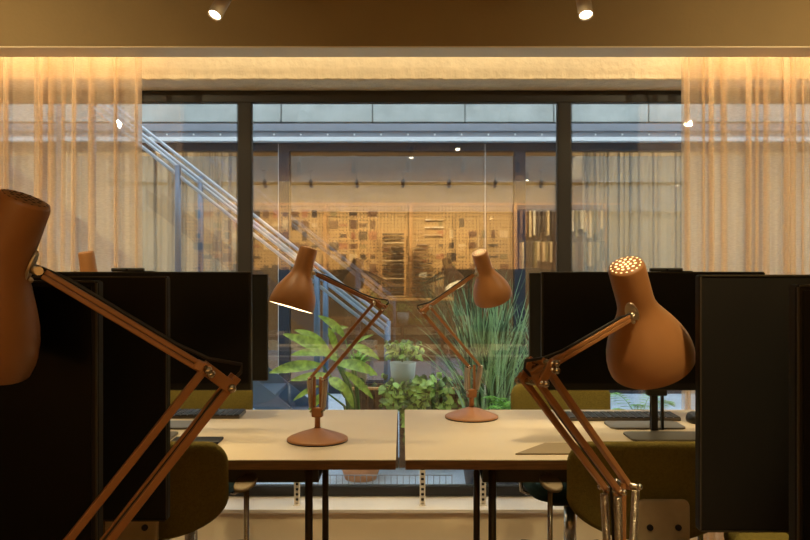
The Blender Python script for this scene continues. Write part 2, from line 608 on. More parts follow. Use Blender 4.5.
# ------------------------------------------------------------------ desk lamps
def desk_lamp(base, foot, elbow, joint, axis, label, lit, nhint=None, glow='bulb'):
    """base: xy; foot / elbow / joint: points of the arm; axis: direction the shade opens to"""
    foot, elbow, joint, axis = V(foot), V(elbow), V(joint), V(axis).normalized()
    bx, by = base
    root = thing('desk_lamp', (bx, by, DT), label, 'desk lamp', 'terracotta jointed desk lamps')
    u = V((elbow.x - foot.x, elbow.y - foot.y, 0))
    u.normalize()
    w = V((-u.y, u.x, 0))
    lm = M['lamp']
    o = V((bx, by, DT))
    b = MB()
    b.mi = 1
    b.lathe([(0, 0), (.094, 0), (.095, .004)], o, seg=56)
    b.mi = 0
    b.lathe([(.095, .004), (.0945, .0075), (.090, .0105), (.06, .022), (.03, .0325), (.014, .038), (.0115, .0395)], o, seg=56)
    b.build('base', [lm, M['black']], root)
    MB().tube([o + V((0, 0, .038)), o + V((0, 0, .082))], .0088, 18).build('stem', lm, root)
    top = foot - V((0, 0, .0))
    # fork: bracket plus two uprights
    b = MB()
    b.box(o + V((0, 0, .088)), (.034, .024, .03), Matrix.Rotation(math.atan2(u.y, u.x), 4, 'Z'), .004)
    for s in (-1, 1):
        b.bar(o + u * s * .010 + V((0, 0, .088)), V((bx, by, foot.z + .004)) + u * s * .010, .009, .004, w)
    b.build('fork', lm, root)
    # bars of the lower arm (one in front, a pair behind)
    e1, e2 = -u * .024, u * .024
    ad = (elbow - foot).normalized()
    q = w.cross(ad).normalized()
    off = .017
    A0, A1 = foot + e1, elbow - q * off if (q.dot(e1) < 0) == (False) else elbow + q * off
    sgn = 1 if q.dot(u) > 0 else -1
    A0, A1 = foot - u * .022, elbow - q * sgn * off
    B0, B1 = foot + u * .022, elbow + q * sgn * off
    MB().bar(A0 - ad * .010, A1 + ad * .006, .009, .009, w, .0012).build('lower_arm_bar', lm, root)
    for s in (-1, 1):
        MB().bar(B0 + w * s * .012 - ad * .010, B1 + w * s * .012 + ad * .014, .009, .006, w, .001).build('lower_arm_bar', lm, root)
    # springs
    for s, P in ((-1, A0), (1, B0)):
        for sw in (-1, 1):
            b = MB()
            p0 = o + u * s * .018 + w * sw * .010 + V((0, 0, .092))
            p1 = P + u * s * .004 + w * sw * .012 + V((0, 0, .004))
            d = p1 - p0
            x = d.orthogonal().normalized()
            y = d.normalized().cross(x)
            N = 330
            pts = [p0 + d * .04]
            for i in range(N + 1):
                t = .1 + .8 * i / N
                a = 2 * math.pi * 40 * i / N
                pts.append(p0 + d * t + (x * math.cos(a) + y * math.sin(a)) * .0052)
            pts.append(p0 + d * .97)
            b.tube(pts, .0012, 4)
            b.build('spring', M['spring'], root)
    # elbow: two cheek plates and bolts
    ud = (joint - elbow).normalized()
    b = MB()
    for s in (-1, 1):
        b.bar(A1 + w * s * .0165 - q * sgn * .003, B1 + w * s * .0165 + q * sgn * .003, .015, .003, w, .001)
    b.bar(elbow - q * sgn * off * .9 - ud * .0, elbow + ud * .030, .013, .010, w, .002)
    el = b.build('elbow', lm, root)
    for P in (A1, B1, (A1 + B1) / 2 + ud * .012):
        b = MB()
        b.tube([P - w * .023, P + w * .023], .0042, 12)
        for s in (-1, 1):
            b.sphere(P + w * s * .0235, .0052, 10)
        b.build('bolt', M['chrome'], el)
    for P in (A0, B0):
        b = MB()
        b.tube([P - w * .020, P + w * .020], .0036, 12)
        for s in (-1, 1):
            b.sphere(P + w * s * .0205, .0048, 10)
        b.build('pivot_bolt', M['chrome'], root)
    for P in (o + u * .018 + V((0, 0, .092)), o - u * .018 + V((0, 0, .092))):
        MB().tube([P - w * .018, P + w * .018], .003, 10).build('spring_pin', M['chrome'], root)
    # upper arm: two slim bars
    q2 = w.cross(ud).normalized()
    for s in (-1, 1):
        MB().bar(elbow + q2 * s * .0033 - ud * .016, joint + q2 * s * .0031 - ud * .006, .0058, .0080, w, .0012).build('upper_arm_bar', lm, root)
    # shade
    LN = .187
    n = elbow - joint
    n = V(nhint) if nhint else n
    n = (n - axis * n.dot(axis)).normalized()
    cap = joint - n * .039 - axis * (.36 * LN)
    prof = [(.0275, .0), (.0285, .004), (.0288, .06), (.0300, .072), (.0345, .085), (.0425, .099), (.0520, .116), (.0605, .133), (.0665, .150), (.0695, .166), (.0700, .176), (.0690, .187)]
    inner = [(r - .0018, h) for r, h in prof[::-1]][:-1] + [(.026, .003)]
    b = MB()
    b.lathe(prof, cap, axis, 48)
    b.lathe([prof[-1], inner[0]], cap, axis, 48)
    b.mi = 1
    b.lathe(inner, cap, axis, 48)
    sh = b.build('shade', [lm, M['lampin']], root)
    b = MB()
    b.lathe([(.0275, 0.0005), (.0262, -.003), (.020, -.0042), (0, -.0045)], cap, axis, 40)
    b.lathe([(.0262, .006), (0, .006)], cap, axis, 40)
    cx_ = axis.orthogonal().normalized()
    cy_ = axis.cross(cx_)
    b.mi = 1
    for ring, (rr, k) in enumerate(((0, 1), (.0075, 6), (.0150, 11), (.0222, 17))):
        for i in range(k):
            a = 2 * math.pi * i / k + ring * .2
            hz = -.00465 + (.0010 if rr > .02 else 0)
            b.lathe([(.0021 if rr > .02 else .0024, hz), (0, hz - .0003)], cap + (cx_ * math.cos(a) + cy_ * math.sin(a)) * rr, axis, 8)
    b.build('vented_cap', [lm, M['holes'] if lit else M['darkhole']], sh)
    b = MB()
    b.tube([cap + axis * .01, cap + axis * .085], .015, 16)
    b.build('bulb_holder', M['lampin'], sh)
    MB().sphere(cap + axis * .118, .030, 16).build('bulb', M[glow] if lit else M['lampin'], sh)
    # plate that fixes the shade to the arm
    b = MB()
    pc = cap + axis * (.36 * LN) + n * .030
    tx = axis.cross(n).normalized()
    R = Matrix((tx, n, axis)).transposed().to_4x4()
    ol = [(.0105 * math.cos(t), .021 * math.sin(t)) for t in [2 * math.pi * k / 24 for k in range(24)]]
    b.slab(ol, .0035, Matrix.Translation(pc) @ R, .12)
    b.tube([pc, joint], .006, 12)
    b.sphere(pc + n * .004 + axis * .013, .0035, 8)
    for s in (-1, 1):
        b.tube([joint, joint + w * s * .008], .0048, 12)
    b.build('shade_joint', M['spring'], root)
    # cord clipped along the arms with a slack loop at the elbow
    outd = (-(ud) + ad).normalized()
    b = MB()
    up_ = q2 if q2.z > 0 else -q2
    b.tube([joint + up_ * .004, joint - ud * .03 + up_ * .0085, elbow + ud * .06 + up_ * .0085, elbow + ud * .02 + up_ * .013,
            elbow + outd * .022 + up_ * .012, elbow + outd * .028, elbow - ad * .03 + outd * .020,
            elbow - ad * .075 + u * .02, foot + ad * .10 + u * .02, foot + u * .018 + ad * .01, o + u * .016 + V((0, 0, .10))], .0022, 8)
    b.build('cord', M['cord'], root)
    return root


def P3(p):
    return at(*p)


# far left, lit
desk_lamp((at(317.5, 441, 2.45).x, 2.45), at(317.5, 378, 2.45), at(379.5, 305, 2.42), at(314.5, 273.5, 2.42), (-.27, -.115, -.95),
          'lit terracotta desk lamp on the left window desk, shade pointing left', True)
# far right, lit, its back to the camera
desk_lamp((at(471.5, 417, 2.82).x, 2.82), at(474, 366, 2.82), at(425.5, 309, 2.78), at(475, 274, 2.80), (.31, .40, -.86),
          'lit terracotta desk lamp on the right window desk beside tall grass', True)
# near right, lit, large in the picture
desk_lamp((at(620, 487, 1.2).x, 1.2), at(620, 487, 1.2), at(537, 372, 1.06), at(631, 317, 1.215), (.345, .42, -.84),
          'large lit terracotta desk lamp in front of the right monitors, cap glowing', True, (-.53, -.85, 0), 'bulb_dim')
# near left, unlit
desk_lamp((at(70, 563, .86).x, .86), at(70, 563, .86), at(217, 377, .92), at(39, 271, .868), (-.40, .12, -.91),
          'large unlit terracotta desk lamp cropped by the left edge', False)
# peeping over the left monitors
desk_lamp((-1.36, 2.885), (-1.36, 2.885, .937), (-1.33, 2.87, 1.20), (-1.19, 2.88, 1.262), (.10, .12, -.98),
          'brown lamp cap peeping over the far left monitors', False)


# ------------------------------------------------------------------ monitors
def monitor(xl, y, w, facing, top, label, h=.392, px=None, base_d=.17, base_o=0, base_x=None):
    """facing -1: screen to the camera, +1: screen to the window"""
    cx = xl + w / 2
    t = thing('monitor', (cx, y, DT), label, 'monitor', 'dark monitors on the bench desks')
    zc = top - h / 2
    MB().box((cx, y, zc), (w, .022, h), bevel=.004).build('housing', M['mon'], t)
    fy = y + facing * .0115
    MB().box((cx, fy, zc + .008), (w - .014, .0016, h - .030)).build('screen', M['screen'], t)
    b = MB()
    for s in (-1, 1):
        b.box((cx + s * (w / 2 - .0012), y - .0116, zc), (.0020, .0020, h - .006))
    b.box((cx, y - .0116, top - .0014), (w - .006, .0020, .0020))
    b.box((cx, y - .0116, top - h + .0014), (w - .006, .0020, .0020))
    b.build('bezel', M['bezel'], t)
    b = MB()
    b.box((cx, y - facing * .022, zc), (w * .5, .022, h * .55), bevel=.008)
    b.build('rear_cover', M['mon'], t)
    pxx = cx if px is None else px
    by = y - facing * .045
    b = MB()
    b.box((pxx - .008, by, (DT + zc) / 2 + .004), (.020, .022, zc - DT))
    b.box((pxx + .020, by, (DT + zc) / 2 + .004), (.007, .012, zc - DT))
    b.box((pxx, by, top - h + .0), (.066, .03, .05), bevel=.004)
    b.build('stand_pole', M['stand'], t)
    bxx = pxx if base_x is None else base_x
    ol = []
    for (sx, sy, a0) in ((1, 1, 0), (-1, 1, 90), (-1, -1, 180), (1, -1, 270)):
        for k in range(5):
            a = math.radians(a0 + 22.5 * k)
            ol.append((bxx + sx * (.125 - .02) + .02 * math.cos(a), base_o + sy * (base_d / 2 - .02) + .02 * math.sin(a)))
    b = MB()
    lo = [b.bm.verts.new((x, by + yy, DT + .0005)) for x, yy in ol]
    hi = [b.bm.verts.new((x, by + yy, DT + .0065)) for x, yy in ol]
    b.bm.faces.new(hi); b.bm.faces.new(lo[::-1])
    for k in range(len(ol)):
        b.bm.faces.new((lo[k], lo[(k + 1) % len(ol)], hi[(k + 1) % len(ol)], hi[k]))
    b.build('stand_base', M['standbase'], t)
    return t


TOP = 1.265
W = .72
monitor(at(541, 0, 2.55).x, 2.55, W, -1, TOP, 'black monitor facing the room on the right window desk, behind the copper shade', px=.835, h=.383, base_d=.125, base_o=-.103)
monitor(at(529, 0, 2.78).x, 2.78, W, 1, TOP - .005, 'dark monitor back to back behind the black one on the right window desk', px=.880, h=.383, base_d=.12, base_o=-.064, base_x=.818)
monitor(at(252, 0, 2.55).x - W, 2.55, W, -1, TOP, 'black monitor facing the room on the left window desk', h=.383, base_d=.125, base_o=-.103)
monitor(at(268, 0, 2.78).x - W, 2.78, W, 1, TOP - .010, 'dark monitor showing a narrow edge beyond the far left monitor', h=.375, base_d=.12, base_o=-.064)
monitor(at(697, 0, 1.19).x, 1.19, W, 1, TOP + .002, 'matte back of a dark monitor right of the large lit lamp', h=.386)
monitor(at(792, 0, .90).x, .90, W, -1, 1.2585, 'nearest dark monitor cut off by the right edge', h=.386)
monitor(at(169, 0, 1.25).x - W, 1.25, W, 1, TOP - .001, 'matte back of a dark monitor behind the large unlit lamp arm', h=.386)
monitor(at(101, 0, .98).x - W, .98, W, -1, 1.2615, 'nearest dark monitor at the left edge behind the unlit shade', h=.386)

for px, yy, zt, lab in ((128, 2.55, TOP, 'slim black webcam bar on top of the far left monitor'), (666, 2.55, TOP, 'slim black webcam bar on top of the far right monitor')):
    x = at(px, 0, yy).x
    t = thing('webcam', (x, yy, zt), lab, 'webcam')
    MB().box((x, yy, zt + .0065), (.105, .02, .012), bevel=.004).build('body', M['black'], t)
    MB().box((x + .035, yy + .004, zt + .0015), (.10, .02, .003), bevel=.001).build('clip', M['black'], t)
    MB().tube([(x, yy - .0095, zt + .0065), (x, yy - .0112, zt + .0065)], .004, 12).build('lens', M['screen'], t)


# ------------------------------------------------------------------ things on the desks
def keyboard(x0, x1, y0, y1, name, label, cat, m, h=.012):
    t = thing(name, ((x0 + x1) / 2, (y0 + y1) / 2, DT), label, cat)
    cx, cy, w, d = (x0 + x1) / 2, (y0 + y1) / 2, x1 - x0, y1 - y0
    MB().box((cx, cy, DT + h / 2), (w, d, h), bevel=.003).build('body', m, t)
    b = MB()
    nx, ny = 16, 5
    for i in range(nx):
        for j in range(ny):
            b.box((cx - w / 2 + w * (i + .5) / nx, cy - d / 2 + d * (j + .5) / ny, DT + h + .0012), (w / nx * .8, d / ny * .8, .0024))
    b.build('keys', M['black'], t)
    return t


keyboard(at(563, 0, 2.74).x, at(683, 0, 2.74).x, 2.757, 2.87, 'keyboard', 'flat dark keyboard lying behind the right monitor stand', 'keyboard', M['silver'])
keyboard(at(140, 0, 2.86).x, at(243, 0, 2.86).x, 2.80, 2.92, 'keyboard', 'flat dark keyboard on the left window desk beside the olive chair', 'keyboard', M['silver'])
# mouse
x, y = at(692, 0, 2.72).x + .02, 2.74
b = MB()
for i in range(1):
    prof = []
ol = [(.030 * math.cos(t), .052 * math.sin(t)) for t in [2 * math.pi * k / 24 for k in range(24)]]
rings = []
for sc, hh in ((.92, 0), (1, .008), (.97, .018), (.82, .028), (.5, .034), (.2, .0355)):
    rings.append([b.bm.verts.new((x + a * sc, y + c * sc, DT + hh)) for a, c in ol])
for r0, r1 in zip(rings, rings[1:]):
    for k in range(24):
        f = b.bm.faces.new((r0[k], r0[(k + 1) % 24], r1[(k + 1) % 24], r1[k])); f.smooth = True
b.bm.faces.new(rings[-1]); b.bm.faces.new(rings[0][::-1])
tag(b.build('computer_mouse', M['stand']), 'dark rounded computer mouse right of the monitor stand', 'mouse')
# brown pad near the front edge
b = MB()
q = [(at(513, 0, 2.31).x, 2.26), (at(600, 0, 2.26).x, 2.26), (at(600, 0, 2.40).x, 2.40), (at(545, 0, 2.40).x, 2.40)]
lo = [b.bm.verts.new((a, c, DT + .0002)) for a, c in q]
hi = [b.bm.verts.new((a, c, DT + .004)) for a, c in q]
b.bm.faces.new(hi); b.bm.faces.new(lo[::-1])
for k in range(4):
    b.bm.faces.new((lo[k], lo[(k + 1) % 4], hi[(k + 1) % 4], hi[k]))
tag(b.build('desk_pad', M['pad']), 'flat brown desk pad by the front edge of the right window desk', 'desk pad')
x = at(196, 0, 2.42).x
b = MB().box((x, 2.43, DT + .0045), (.15, .075, .008), bevel=.003)
tag(b.build('mobile_phone', M['black']), 'black phone lying on the left window desk above the chair back', 'phone')


# ------------------------------------------------------------------ chairs
def rrect(hw, z0, z1, rt, rb, belly=.0):
    """outline of a chair back: small top corners, a deep curved lower edge"""
    pts = []
    N = 8
    for k in range(N + 1):
        a = math.pi / 2 * k / N
        pts.append((hw - rt + rt * math.sin(a), z1 - rt + rt * math.cos(a)))
    for k in range(1, 15):
        a = math.pi / 2 * k / 14
        pts.append((hw * math.cos(a) ** .95, z0 + rb - rb * math.sin(a) ** 1.0))
    left = [(-x, z) for x, z in pts[::-1]]
    return [(x, z) for x, z in pts] + left[1:-0 or None]


def chair(cx, cy, rot, label, back_top=.848, back_m='olive', seat_m='olive', seat_h=.415, arms=True):
    """built facing +y (to the window) about its column at the origin"""
    t = thing('office_chair', (cx, cy, 0), label, 'chair', 'upholstered swivel chairs')
    R = Matrix.Translation((cx, cy, 0)) @ Matrix.Rotation(rot, 4, 'Z')
    def part(b, name, m, p=None):
        for v in b.bm.verts:
            v.co = R @ v.co
        return b.build(name, m, p or t)
    b = MB()
    ol = rrect(.218, back_top - .25, back_top, .055, .115)
    b.slab(ol, .045, Matrix.Translation((0, -.215, 0)), .16, bend=-.0 + .55, top=-.10)
    part(b, 'backrest', M[back_m])
    # bracket behind the back
    b = MB()
    zt = back_top - .128
    ol2 = []
    for (sx, sz, a0) in ((1, 1, 0), (-1, 1, 90), (-1, -1, 180), (1, -1, 270)):
        for k in range(5):
            a = math.radians(a0 + 22.5 * k)
            ol2.append((sx * (.064 - .018) + .018 * math.cos(a), (zt - .12) + sz * (.12 - .018) + .018 * math.sin(a)))
    b.slab(ol2, .014, Matrix.Translation((0, -.262, 0)), .08)
    b.bar((0, -.262, zt - .22), (0, -.20, seat_h - .05), .10, .016, (0, 1, 0), .004)
    b.bar((0, -.21, seat_h - .055), (0, 0, seat_h - .055), .10, .02, (0, 0, 1), .004)
    br = part(b, 'back_bracket', M['bracket'])
    for s in (-1, 1):
        b = MB()
        b.tube([(s * .034, -.267, zt - .066), (s * .034, -.274, zt - .066)], .0075, 16)
        part(b, 'bolt', M['black'], br)
    # seat
    ols = []
    for k in range(40):
        a = 2 * math.pi * k / 40
        ca, sa = math.cos(a), math.sin(a)
        ols.append((.200 * abs(ca) ** .55 * (1 if ca > 0 else -1), .225 * abs(sa) ** .55 * (1 if sa > 0 else -1)))
    b = MB()
    b.slab(ols, .07, Matrix.Translation((0, .03, seat_h - .02)) @ Matrix.Rotation(math.radians(90), 4, 'X'), .18)
    part(b, 'seat', M[seat_m])
    for s in (-1, 1) if arms else ():
        b = MB()
        b.tube([(s * .15, 0, seat_h - .07), (s * .18, .02, seat_h - .075), (s * .208, .05, seat_h - .055), (s * .212, .06, seat_h), (s * .212, .06, .668)], .0075, 10)
        arm = part(b, 'armrest', M['chrome'])
        b = MB()
        b.slab([(.029 * math.cos(a), .085 * math.sin(a)) for a in [2 * math.pi * k / 24 for k in range(24)]], .012,
               Matrix.Translation((s * .212, .05, .674)) @ Matrix.Rotation(math.radians(90), 4, 'X'), .15)
        part(b, 'arm_pad', M['pad'], arm)
    b = MB()
    b.tube([(0, 0, .10), (0, 0, .30)], .026, 18)
    b.tube([(0, 0, .30), (0, 0, seat_h - .08)], .016, 18)
    part(b, 'gas_column', M['chrome'])
    b = MB()
    b.box((0, .02, seat_h - .075), (.20, .22, .045), bevel=.012)
    part(b, 'tilt_mechanism', M['black'])
    b = MB()
    b.tube([(0, 0, .075), (0, 0, .125)], .034, 18)
    for k in range(5):
        a = 2 * math.pi * k / 5 + .3
        b.tube([(.02 * math.cos(a), .02 * math.sin(a), .105), (.28 * math.cos(a), .28 * math.sin(a), .07)], [.019, .013], 10)
    bs = part(b, 'star_base', M['chrome'])
    for k in range(5):
        a = 2 * math.pi * k / 5 + .3
        p = V((.275 * math.cos(a), .275 * math.sin(a), .031))
        d = V((-math.sin(a), math.cos(a), 0))
        b = MB()
        for s in (-1, 1):
            b.tube([p + d * s * .006, p + d * s * .022], .029, 16)
        b.tube([p, p + V((0, 0, .045))], .006, 8)
        part(b, 'caster', M['black'], bs)
    return t


NY = 2.16
chair(at(133, 0, 1.905).x, NY, 0, 'olive swivel chair tucked under the left window desk, back turned')
chair(at(662, 0, 1.905).x, NY, 0, 'olive swivel chair tucked under the right window desk, cream bracket in view')
chair(1.09, 2.04, 0, 'armless olive swivel chair whose seat shows below the right monitor', seat_h=.545, arms=False)
chair(at(195, 0, 3.30).x, 3.24, math.pi, 'olive swivel chair by the window behind the left desk', back_top=.775, seat_m='teal', seat_h=.43)
chair(at(567, 0, 3.30).x, 3.24, math.pi, 'olive swivel chair with a teal seat by the window behind the right desk', back_top=.775, seat_m='teal', seat_h=.43)


# ------------------------------------------------------------------ spots
def spot_fixture(lens, aim, label, energy, group=None, length=.12, r=.026, angle=70, mesh_lit=True, blend=.6, deep=.010):
    lens, aim = V(lens), V(aim).normalized()
    t = thing('ceiling_spotlight', (lens.x, lens.y, CEIL), label, 'spotlight', group)
    b = MB()
    b.lathe([(0, -length), (r * .8, -length), (r, -length + .006), (r, 0), (r - .003, 0), (r - .004, -deep), (0, -deep)], lens, aim, 28)
    b.build('lamp_body', M['spot'], t)
    top = lens - aim * (length * .6)
    b = MB()
    b.tube([top, (top.x, top.y, CEIL - .018)], .006, 10)
    b.lathe([(0, -.02), (.035, -.02), (.035, 0), (0, 0)], (top.x, top.y, CEIL), (0, 0, 1), 24)
    b.build('ceiling_mount', M['spot'], t)
    MB().lathe([(r - .0045, .004 - deep), (r * .5, .0055 - deep), (0, .006 - deep)], lens, aim, 24).build('lens', M['lens'] if mesh_lit else M['lampin'], t)
    if energy:
        L = bpy.data.lights.new('spot_beam', 'SPOT')
        L.energy = energy; L.color = (1, .80, .46)
        L.spot_size = math.radians(angle); L.spot_blend = blend
        L.shadow_soft_size = .02
        o = bpy.data.objects.new('spot_beam', L); C.objects.link(o)
        o.location = lens + aim * .006
        o.rotation_euler = aim.to_track_quat('-Z', 'Y').to_euler()
    return t


spot_fixture(at(214.5, 15.5, 2.75), (-.30, -.42, -.85), 'lit tilted ceiling spotlight above the left window desk', 60)
spot_fixture(at(586, 15.5, 2.75), (.02, -.45, -.88), 'lit ceiling spotlight above the right window desk', 60)
# a row over the near desks, out of the picture above, its light on the window desks
for i, x in enumerate((-1.5, -.5, .5, 1.5)):
    spot_fixture((x, 2.42, 2.36), (0.0, .30, -.95), 'ceiling spotlight in the row straight over the window desks', 33, 'desk row spotlights', angle=100, deep=.045)
for x, y, lab in ((.08, 0, 'lit ceiling spotlight in the middle of the room'), (1.54, -2.0, 'lit ceiling spotlight right of the room before the sample wall'),
                  (-2.3, .35, 'lit ceiling spotlight on the left of the room'), (3.6, -2.6, 'lit ceiling spotlight in the far right corner of the room')):
    spot_fixture((x, y, 2.36), (0, .30, -.95), lab, 9, angle=80)
spot_fixture((.50, .55, 2.36), (-.08, .69, -1.16), 'ceiling spotlight aimed at the large right desk lamp', 80, angle=21)
for x, lab in ((-2.1, 'added ceiling spotlight brightening the left sheer curtain'), (2.1, 'added ceiling spotlight brightening the right sheer curtain')):
    spot_fixture((x, 1.95, 2.34), (-.10 * x, .80, -.42), lab, 72, angle=112, deep=.045, blend=1)  # added pair out of view, brightens and warms curtains and bulkhead face
# wall washers in front of the perforated wall, seen only in the glass
for i in range(9):
    x = -2.4 + .6 * i
    spot_fixture((x, -2.55, 2.34), (0, -.80, -.60), 'ceiling can spotlight washing the perforated sample wall', 84, 'wall washing spotlights', angle=125, mesh_lit=False)
for i in range(7):
    x = -1.8 + .62 * i
    spot_fixture((x, -1.2, 2.36), (0, -.1, -1), 'unlit ceiling can spotlight before the sample wall', 0, 'unlit spotlights', mesh_lit=False)

# ------------------------------------------------------------------ the sample wall behind, seen in the glass
t = thing('pegboard', (0, BACK + .02, .9), 'large perforated timber board across the rear wall', 'pegboard')
for x0, x1 in ((-3.2, -1.15), (-1.13, .08), (.15, 1.60)):
    MB().box(((x0 + x1) / 2, BACK + .012, 1.53), (x1 - x0, .02, 1.34)).build('perforated_panel', M['peg'], t)
for x in (-1.14, .115, 1.64, 2.95):
    MB().box((x, BACK + .05, 1.53), (.05, .08, 1.36), bevel=.004).build('post', M['oak'], t)
MB().box((0, BACK + .03, 2.215), (6.4, .04, .03)).build('top_rail', M['oak'], t)

t = thing('low_cabinet', (-.4, BACK + .3, 0), 'low walnut cabinet run under the perforated wall', 'cabinet')
MB().box((0, BACK + .27, .42), (6.0, .46, .78)).build('body', M['walnut'], t)
MB().box((0, BACK + .28, .83), (6.04, .50, .03), bevel=.003).build('worktop', M['oak'], t)
for i in range(10):
    x = -2.7 + .6 * i
    d = MB().box((x, BACK + .507, .42), (.585, .018, .74), bevel=.002).build('door', M['walnut'], t)
    MB().box((x + .24, BACK + .522, .68), (.012, .014, .12), bevel=.002).build('handle', M['bronze'], d)

t = thing('sample_tray_rack', (-.14, BACK + .2, .845), 'tall rack of shallow sample trays before the perforated wall', 'rack')
for s in (-1, 1):
    MB().box((-.14 + s * .17, BACK + .20, 1.35), (.02, .24, 1.0)).build('side', M['oak'], t)
for k in range(15):
    MB().box((-.14, BACK + .20, .87 + k * .064), (.32, .24, .016)).build('tray', M['book'] if k % 4 else M['sam1'], t)

rnd = random.Random(21)
cells = []
for gx in range(19):
    for gz in range(8):
        x = -3.0 + gx * .142
        if x > -.40:
            continue
        cells.append((x, .96 + gz * .158))
sm = ['sam1', 'sam2', 'sam2', 'sam3', 'sam5', 'book', 'book', 'sam2']
for (x, z) in cells:
    if rnd.random() < .22:
        continue
    w, h = rnd.uniform(.06, .135), rnd.uniform(.03, .14)
    b = MB().box((x + rnd.uniform(-.003, .003), BACK + .032, z + rnd.uniform(-.005, .005)), (w, .014, h), bevel=.002)
    tag(b.build('sample_board', M[rnd.choice(sm)]), 'small material sample board hung on the perforated wall', 'sample board', 'material samples on the perforated wall')
for k in range(46):
    x, z = .55 + .155 * (k % 7) + rnd.uniform(-.01, .01), .95 + .165 * (k // 7)
    if rnd.random() < .45:
        continue
    b = MB().box((x, BACK + .032, z), (rnd.uniform(.05, .14), .014, rnd.uniform(.02, .13)), bevel=.002)
    tag(b.build('sample_board', M[rnd.choice(sm)]), 'material sample board on the perforated wall right of the middle post', 'sample board', 'material samples right of the middle post')
for k in range(9):
    x = .30 + .09 * (k % 3) + rnd.uniform(-.02, .02)
    z = 1.98 - .085 * (k // 3) * 1.3
    b = MB().box((x + .05, BACK + .06, z), (.085, .08, .02), bevel=.002)
    tag(b.build('sample_tile', M[rnd.choice(['sam4', 'sam1'])]), 'pale tile sample on the perforated wall right of the post', 'sample tile', 'tile samples on the perforated wall')
for k in range(14):
    z = .90 + .055 * k
    b = MB().box((.29 + rnd.uniform(-.03, .03), BACK + .16, z), (.26 - k * .006, .2, .022), bevel=.002)
    tag(b.build('sample_stack_slab', M[rnd.choice(['book', 'sam2', 'sam1', 'book'])]), 'slab in the stack of samples right of the rack', 'sample slab', 'stacked sample slabs')
t = thing('swatch_rail', (2.3, BACK + .12, 1.3), 'two rails for hanging cloth swatches on the rear wall', 'rail')
for z in (2.12, 1.66):
    MB().tube([(1.68, BACK + .14, z), (2.92, BACK + .14, z)], .010, 10).build('rail', M['chrome'], t)
MB().box((2.3, BACK + .012, 1.53), (1.24, .02, 1.34)).build('back_panel', M['walnut'], t)
for z in (2.12, 1.66):
    for i in range(20):
        x = 1.72 + i * .061
        h = rnd.uniform(.26, .40)
        b = MB().box((x, BACK + .14, z - h / 2 - .012), (.034, .16, h), Matrix.Rotation(rnd.uniform(-.2, .2), 4, 'Z'), .003)
        tag(b.build('cloth_swatch', M[rnd.choice(['sam1', 'sam4', 'sam2', 'book', 'sam5', 'sam1'])]), 'hanging cloth swatch on the rear wall rails', 'swatch', 'cloth swatches on the rails')

# ------------------------------------------------------------------ sill uprights
for px, lab in ((297, 'slim perforated metal upright on the sill left of the desk legs'), (422.5, 'slim perforated metal upright on the sill right of the desk gap'), (483, 'slim perforated metal upright on the sill behind the right desk leg')):
    x = at(px, 0, 3.72).x
    t = thing('slotted_upright', (x, 3.72, .157), lab, 'upright')
    b = MB()
    for s in (-1, 1):
        b.box((x + s * .010, 3.72, .34), (.006, .02, .365))
    for k in range(15):
        b.box((x, 3.724, .170 + k * .024), (.016, .008, .010))
    b.box((x, 3.72, .159), (.034, .034, .004))
    b.build('slotted_post', M['sill'], t)
    MB().box((x, 3.731, .34), (.014, .003, .36)).build('backing', M['black'], t)

# ------------------------------------------------------------------ courtyard
struct('courtyard_ground', MB().box((0, 6.4, -.04), (16, 5.2, .08)), M['paving'])
b = MB()
b.box((0, 3.95, 3.6), (16, .1, 2.9))
b.box((0, 4.02, 2.62), (16, .06, .05))
for sx in (-1, 1):
    b.box((sx * 5.95, 3.95, 1.08), (3.3, .1, 2.14))
struct('wall_exterior', b, M['concrete'])
for s, nm in ((-1, 'wall_courtyard_left'), (1, 'wall_courtyard_right')):
    struct(nm, MB().box((s * 7.6, 6.1, 2.5), (.2, 4.4, 5)), M['concrete'])

OY = 7.9
K = OY / F
def oz(py):
    return EYE - (py - CY) * K
b = MB()
for i, (xa, xb) in enumerate(((-7, (281 - CX) * K), ((281 - CX) * K, (372.5 - CX) * K), ((372.5 - CX) * K, (465 - CX) * K), ((465 - CX) * K, (554 - CX) * K), ((554 - CX) * K, (649 - CX) * K), ((649 - CX) * K, 7))):
    b.box(((xa + xb) / 2, OY + .15, oz(122) + 1.1), (xb - xa - .008, .3, 2.2), bevel=.01)
b.box((0, OY + .2, oz(122) + 1.1), (14, .26, 2.18))
struct('wall_opposite', b, M['concrete'])
b = MB()
b.box((0, OY + .10, (oz(123.5) + oz(131)) / 2), (14, .2, oz(123.5) - oz(131)), bevel=.006)
b.box((0, OY + .13, (oz(131) + oz(136.5)) / 2), (14, .2, oz(131) - oz(136.5)), bevel=.004)
fas = struct('trim_2', b, M['concrete2'])
b = MB()
for i in range(-22, 23):
    b.sphere((i * .27 + .05, OY + .03, oz(134)), .011, 8)
b.build('rivet_row', M['white'], fas)
struct('trim_3', MB().box((0, OY + .12, (oz(137) + oz(141)) / 2), (14, .26, oz(137) - oz(141))), M['white'])
# opposite glazing
b = MB()
b.box((0, OY + .15, (oz(141.5) + oz(149.5)) / 2), (14, .12, oz(141.5) - oz(149.5)))
ms = [((282.5 - CX) + 239 * k) * K for k in range(-2, 4)]
for x in ms:
    b.box((x, OY + .15, oz(149) / 2), (.108, .12, oz(149)))
b.box((0, OY + .15, .06), (14, .12, .12))
w2 = struct('window_2', b, M['fframe'])
for xa, xb in zip(ms, ms[1:]):
    MB().box(((xa + xb) / 2, OY + .16, oz(149) / 2), (xb - xa - .108, .012, oz(149) - .1)).build('glass_pane', M['glass_far'], w2)
for px in (277, 486):
    MB().box(((px - CX) * K, OY + .085, oz(137) / 2), (.005, .006, oz(137))).build('glazing_joint', M['seal'], w2)

